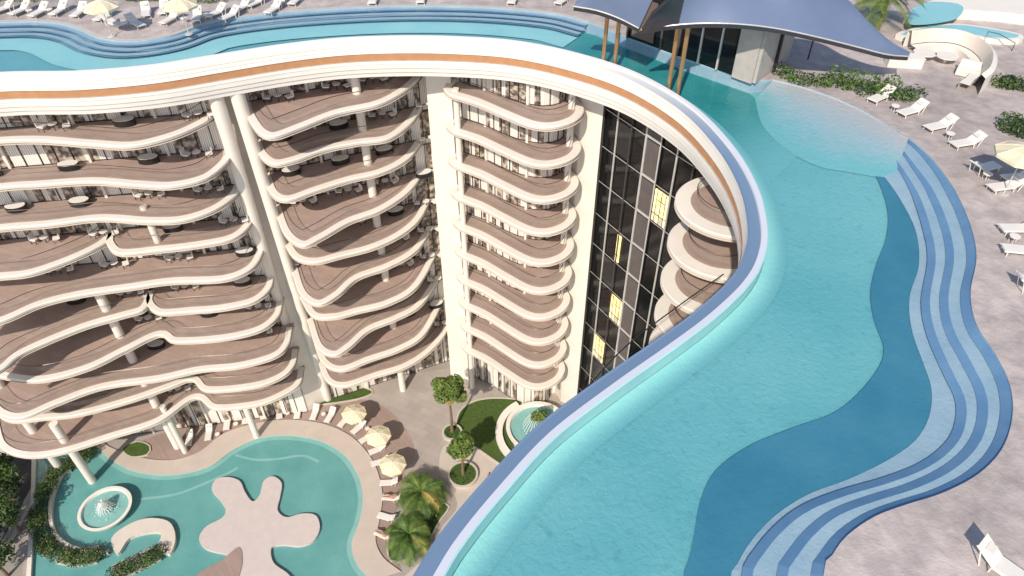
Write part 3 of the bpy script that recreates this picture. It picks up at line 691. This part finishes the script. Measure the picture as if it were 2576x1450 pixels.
mb=MB(); th=[math.radians(d) for d in range(120,300,5)]
A=[(x+4.0*math.cos(t),y+4.2*math.sin(t)) for t in th]; B=[(x+4.8*math.cos(t),y+5.0*math.sin(t)) for t in th]
mb.strip(Z(A,.4),Z(B,.4),WHITE); mb.strip(Z(B,.4),Z(B,0),WHITE); mb.strip(Z(A,.4),Z(A,0),WHITE); mb.obj('curved_step',g)
t=tree_mesh(1.6,1.0,LEAF,LEAFY,700,False)
mbf=MB()
for i in range(26):
    a=i*.24; mbf.tube([(x,y,3.0),(x+math.cos(a)*.9,y+math.sin(a)*.9,3.0),(x+math.cos(a)*1.7,y+math.sin(a)*1.7,1.3)],.025,mat('foam',(.8,.85,.83),.4),n=4)
mbf.obj('water_jets',g); t.obj('fountain_tree',g,loc=(x,y,.8))
# ------------------------------------------------ loungers, umbrellas
def lounger_mesh():
    mb=MB()
    pr=[(-1.0,.34),(.25,.34),(.95,.82)]
    for (x0,z0),(x1,z1) in zip(pr,pr[1:]):
        for y0,y1 in ((-.31,.31),):
            P=[(x0,y0,z0),(x1,y0,z1),(x1,y1,z1),(x0,y1,z0)]; Q=[(a,b,c-.09) for a,b,c in P]
            mb.face(P,LNG); mb.face(Q[::-1],LNG)
            for i in range(4): j=(i+1)%4; mb.face([P[i],Q[i],Q[j],P[j]],LNG)
    for sy in (-.34,.34):
        mb.tube([(-1.03,sy,.28),(.25,sy,.28),(.98,sy,.78)],.03,WHITE,n=5)
        for sx in (-.85,.3): mb.tube([(sx,sy,.28),(sx,sy,0)],.03,WHITE,n=5)
        mb.tube([(.8,sy,.62),(.6,sy,0)],.025,WHITE,n=5)
    mb.box((.62,0,.66),(.26,.4,.08),WHITE)
    return mb
lm=lounger_mesh(); o=lm.obj('sun_lounger'); ME=o.data; D.objects.remove(o)
def lounge(px,py,z,az): x,y=U(px,py,z); inst(ME,'sun_lounger',(x,y,z),math.radians(az))
mb=MB(); disc(mb,(0,0,.38),.26,.04,WHITE); [mb.tube([(.18*math.cos(a),.18*math.sin(a),0),(.18*math.cos(a),.18*math.sin(a),.38)],.02,WHITE,n=4) for a in (0,2.1,4.2)]
o=mb.obj('side_table'); MT=o.data; D.objects.remove(o)
def table(px,py,z): x,y=U(px,py,z); inst(MT,'side_table',(x,y,z))
def umbrella(px,py,z,r=1.45,h=2.5):
    x,y=U(px,py,z+h); g=grp('parasol'); mb=MB()
    mb.tube([(x,y,z),(x,y,z+h+.45)],.035,ALU,n=6); mb.tube([(x,y,z),(x,y,z+.08)],.3,ALU,n=12); mb.obj('pole',g)
    mb=MB(); n=8
    P=[(x+r*math.cos(2*math.pi*i/n),y+r*math.sin(2*math.pi*i/n),z+h-.1) for i in range(n)]
    M_=[(x+r*.5*math.cos(2*math.pi*i/n),y+r*.5*math.sin(2*math.pi*i/n),z+h+.22) for i in range(n)]
    for i in range(n):
        j=(i+1)%n; mid=tuple((a+b)/2-(.06 if k==2 else 0) for k,(a,b) in enumerate(zip(P[i],P[j])))
        mb.face([P[i],mid,M_[j],M_[i]],UMB); mb.face([mid,P[j],M_[j]],UMB); mb.face([M_[i],M_[j],(x,y,z+h+.42)],UMB)
        mb.face([P[i],P[j],(P[j][0],P[j][1],P[j][2]-.15),(P[i][0],P[i][1],P[i][2]-.15)],UMB)
        mb.tube([P[i],M_[i],(x,y,z+h+.42)],.02,WHITE,n=4)
    mb.obj('fabric',g)
cen=U(720,1230)
for a,b in ((478,1108),(527,1094),(573,1068),(620,1053),(660,1043),(703,1041),(750,1040),(793,1043),(832,1050),(868,1062),(903,1080),(925,1105),(950,1135),(957,1166),(980,1218),(986,1256),(974,1305),(966,1350)):
    x,y=U(a,b); az=math.degrees(math.atan2(y-cen[1],x-cen[0]))
    if a<640: az=100
    lounge(a,b,.012,az)
    if a%2: table(a+22,b+4,.012)
for a,b in ((890,1040),(951,1095),(988,1168)): umbrella(a,b,0)
zt=44.09
for a,b,az in ((12,30,60),(55,34,70),(102,38,75),(152,34,80),(203,38,85),(240,28,30),(262,48,80),(290,66,150),(344,66,140),(370,38,110),(414,32,100),(430,56,70),(498,50,100),(546,40,60),(580,47,60),(610,26,70),(645,14,60),(705,14,80),(745,8,80),(690,30,70),(1415,8,60),(940,6,90),(1060,4,90),(1290,6,80)):
    lounge(a,b,zt,az)
for a,b in ((78,38),(128,36),(465,58),(522,48),(317,70)): table(a,b,zt)
umbrella(253,14,zt,1.35,2.4); umbrella(452,10,zt,1.35,2.4); umbrella(2580,385,zt,1.5,2.6)
for a,b,az in ((2212,252,35),(2290,287,25),(2360,325,20),(2427,368,15),(2470,432,200),(2525,478,12),(2560,585,0),(2570,640,-10),(2560,455,10),(2520,1440,130),(2600,730,170)):
    lounge(a,b,zt,az)
for a,b in ((2248,280),(2385,350),(2478,452),(2545,610)): table(a,b,zt)
# ------------------------------------------------ top-right terrace features
mb=MB()
t=cr([U(a,b,zt) for a,b in ((2270,118),(2330,112),(2400,118),(2455,140),(2488,175),(2485,215),(2460,240))],.3)
mb.strip(Z(t,zt),Z(t,zt+1.2),WHITE); mb.strip(Z(t,zt+1.2),Z(off(t,-.35),zt+1.4),WHITE); mb.strip(Z(off(t,-.35),zt+1.4),Z(off(t,-.7),zt+.5),CREAM); 
s_=off(t,-1.4); mb.strip(Z(off(t,-.7),zt+.45),Z(s_,zt+.45),WHITE); mb.strip(Z(s_,zt+.45),Z(s_,zt),WHITE)
mb.obj('curved_bench')
mb=MB(); x,y=U(2270,165,zt); mb.box((x,y,zt+.35),(2.4,1.0,.7),WHITE,-.15); mb.box((x,y,zt+.73),(2.5,1.1,.06),WHITE,-.15); mb.obj('stone_counter')
mb=MB(); x,y=U(2430,190,zt); mb.box((x,y,zt+.3),(1.4,.9,.5),WHITE,-.6); mb.box((x+.2,y+.3,zt+.75),(1.3,.2,.45),WHITE,-.6); mb.obj('outdoor_sofa')
for a,b in ((2320,150),(2375,158)):
    mb=MB(); x,y=U(a,b,zt); disc(mb,(x,y,zt+.5),.8,.06,WHITE); mb.tube([(x,y,zt),(x,y,zt+.5)],.12,WHITE,n=10); mb.obj('outdoor_table')
mb=MB(); x,y=U(2032,150,zt); mb.tube([(x,y,zt),(x,y,zt+3.2)],.05,DARK,n=6); mb.obj('lamp_pole')
g=grp('plunge_pool')
c=cr(UL([(2250,98),(2310,80),(2400,72),(2500,85),(2565,100),(2560,112),(2500,112),(2400,100),(2300,108)],zt),.5,True)
mb=MB(); mb.prism(c,zt,zt+.4,WHITE); mb.obj('plunge_wall',g); mb=MB(); i_=off(c,-.35,True); i2=off(c,.35,True)
ii=i2 if abs(i2[0][0]-sum(q[0] for q in c)/len(c))<abs(i_[0][0]-sum(q[0] for q in c)/len(c)) else i_
mb.face(Z(ii,zt+.41),PF_FARL); mb.obj('plunge_floor',g); mb=MB(); mb.face(Z(ii,zt+.45),WATER); mb.obj('plunge_water',g)
mb=MB(); c=cr(UL([(2270,60),(2350,20),(2460,-10),(2620,-10),(2620,60),(2500,55),(2400,50)],zt),.5,True); mb.prism(c,zt,zt+.8,WHITE); mb.obj('white_terrace_podium')
c=cr(UL([(2290,62),(2300,20),(2350,5),(2420,15),(2400,50)],zt+.8),.5,True); mb=MB(); mb.face(Z(c,zt+.81),PF_FARL); mb.face(Z(c,zt+.84),WATER); mb.obj('cascade_pool')
mb=MB(); pts=[(*U(a,b,zt),zt+h) for a,b,h in ((2472,112,0),(2472,112,1.0),(2500,118,1.0),(2545,128,.6),(2545,128,0))]; mb.tube(pts,.035,DARK,n=5); mb.obj('pool_handrail')
# ------------------------------------------------ people
def person(name,J,E,Rr,loc,rz,cloth,head):
    me=D.meshes.new(name); me.from_pydata(J,E,[]); o=D.objects.new(name,me); SC.collection.objects.link(o)
    o.location=loc; o.rotation_euler=(0,0,rz)
    sk=o.modifiers.new('Skin','SKIN'); 
    for v,r in zip(me.skin_vertices[0].data,Rr): v.radius=(r,r)
    me.skin_vertices[0].data[0].use_root=True
    s=o.modifiers.new('Sub','SUBSURF'); s.levels=1; s.render_levels=1
    me.materials.append(cloth)
    mb=MB(); hx,hy,hz=head
    for i in range(8):
        a0,a1=math.pi*i/8,math.pi*(i+1)/8
        f=lambda a:[(hx+.085*math.sin(a)*math.cos(b),hy+.1*math.sin(a)*math.sin(b),hz+.12*math.cos(a)) for b in [2*math.pi*k/12 for k in range(12)]]
        mb.strip(f(a0),f(a1),HAIR if i<4 else SKIN,closed=True)
    mb.tube([(hx,hy-.09,hz+.01),(hx,hy-.12,hz-.03)],[.012,.018],SKIN,n=5)
    mb.obj('head',o,smooth=True)
    return o
J=[(0,0,.92),(0,0,1.12),(0,0,1.36),(0,0,1.5),(.17,0,1.36),(.24,.06,1.1),(.25,-.02,.86),(-.17,0,1.36),(-.24,-.06,1.1),(-.25,-.12,.88),(.09,0,.86),(.1,-.16,.48),(.1,-.12,.06),(.1,-.26,.03),(-.09,0,.86),(-.1,.08,.48),(-.1,.26,.1),(-.1,.16,.03),(.26,-.04,.78),(-.26,-.15,.80)]
E=[(0,1),(1,2),(2,3),(2,4),(4,5),(5,6),(2,7),(7,8),(8,9),(0,10),(10,11),(11,12),(12,13),(0,14),(14,15),(15,16),(16,17),(6,18),(9,19)]
Rr=[.17,.13,.14,.05,.06,.042,.03,.06,.042,.03,.13,.1,.045,.03,.13,.1,.045,.03,.03,.03]
x,y=U(1232,1212); p=person('walking_woman',J,E,Rr,(x,y,.02),.6,RED,(0,-.02,1.62))
J2=[(-.05,0,.48),(.2,0,.52),(.52,0,.72),(.62,0,.80),(.5,.19,.70),(.25,.26,.55),(.02,.24,.5),(.5,-.19,.70),(.25,-.26,.55),(.02,-.24,.5),(-.12,.1,.46),(-.45,.12,.62),(-.85,.1,.42),(-.9,.1,.52),(-.12,-.1,.46),(-.5,-.11,.46),(-.92,-.1,.42),(-.97,-.1,.52)]
E2=[(0,1),(1,2),(2,3),(2,4),(4,5),(5,6),(2,7),(7,8),(8,9),(0,10),(10,11),(11,12),(12,13),(0,14),(14,15),(15,16),(16,17)]
R2=[.14,.12,.13,.05,.06,.042,.03,.06,.042,.03,.1,.07,.045,.03,.1,.07,.045,.03]
for a,b in ((986,1256),(966,1350)):
    x,y=U(a,b); az=math.atan2(y-cen[1],x-cen[0]); person('sunbather',J2,E2,R2,(x,y,.02),az,SKIN,(.72,0,.93))
# ------------------------------------------------ camera, light
cam=D.cameras.new('camera'); co=D.objects.new('camera',cam); SC.collection.objects.link(co)
co.location=(0,0,CZ); co.rotation_euler=(math.pi/2-TH,0,0); cam.sensor_width=36; cam.lens=36*1800/2576.; cam.clip_end=5000; cam.clip_start=.5
SC.camera=co
EL=math.radians(41)
to=Vector((-.34,-.94,0)).normalized()*math.cos(EL); to.z=math.sin(EL)
sun=D.lights.new('sun','SUN'); sun.energy=4.3; sun.angle=math.radians(.8); sun.color=(1,.895,.76)
so=D.objects.new('sun',sun); SC.collection.objects.link(so); so.rotation_euler=to.to_track_quat('Z','Y').to_euler()
w=D.worlds.new('World'); SC.world=w; w.use_nodes=True; n=w.node_tree
sky=n.nodes.new('ShaderNodeTexSky'); sky.sky_type='NISHITA'; sky.sun_disc=False; sky.sun_elevation=EL
sky.sun_rotation=math.atan2(to.x,to.y)
n.links.new(sky.outputs[0],n.nodes['Background'].inputs[0]); n.nodes['Background'].inputs[1].default_value=.14
SC.view_settings.view_transform='Standard'; SC.view_settings.look='None'; SC.view_settings.exposure=0
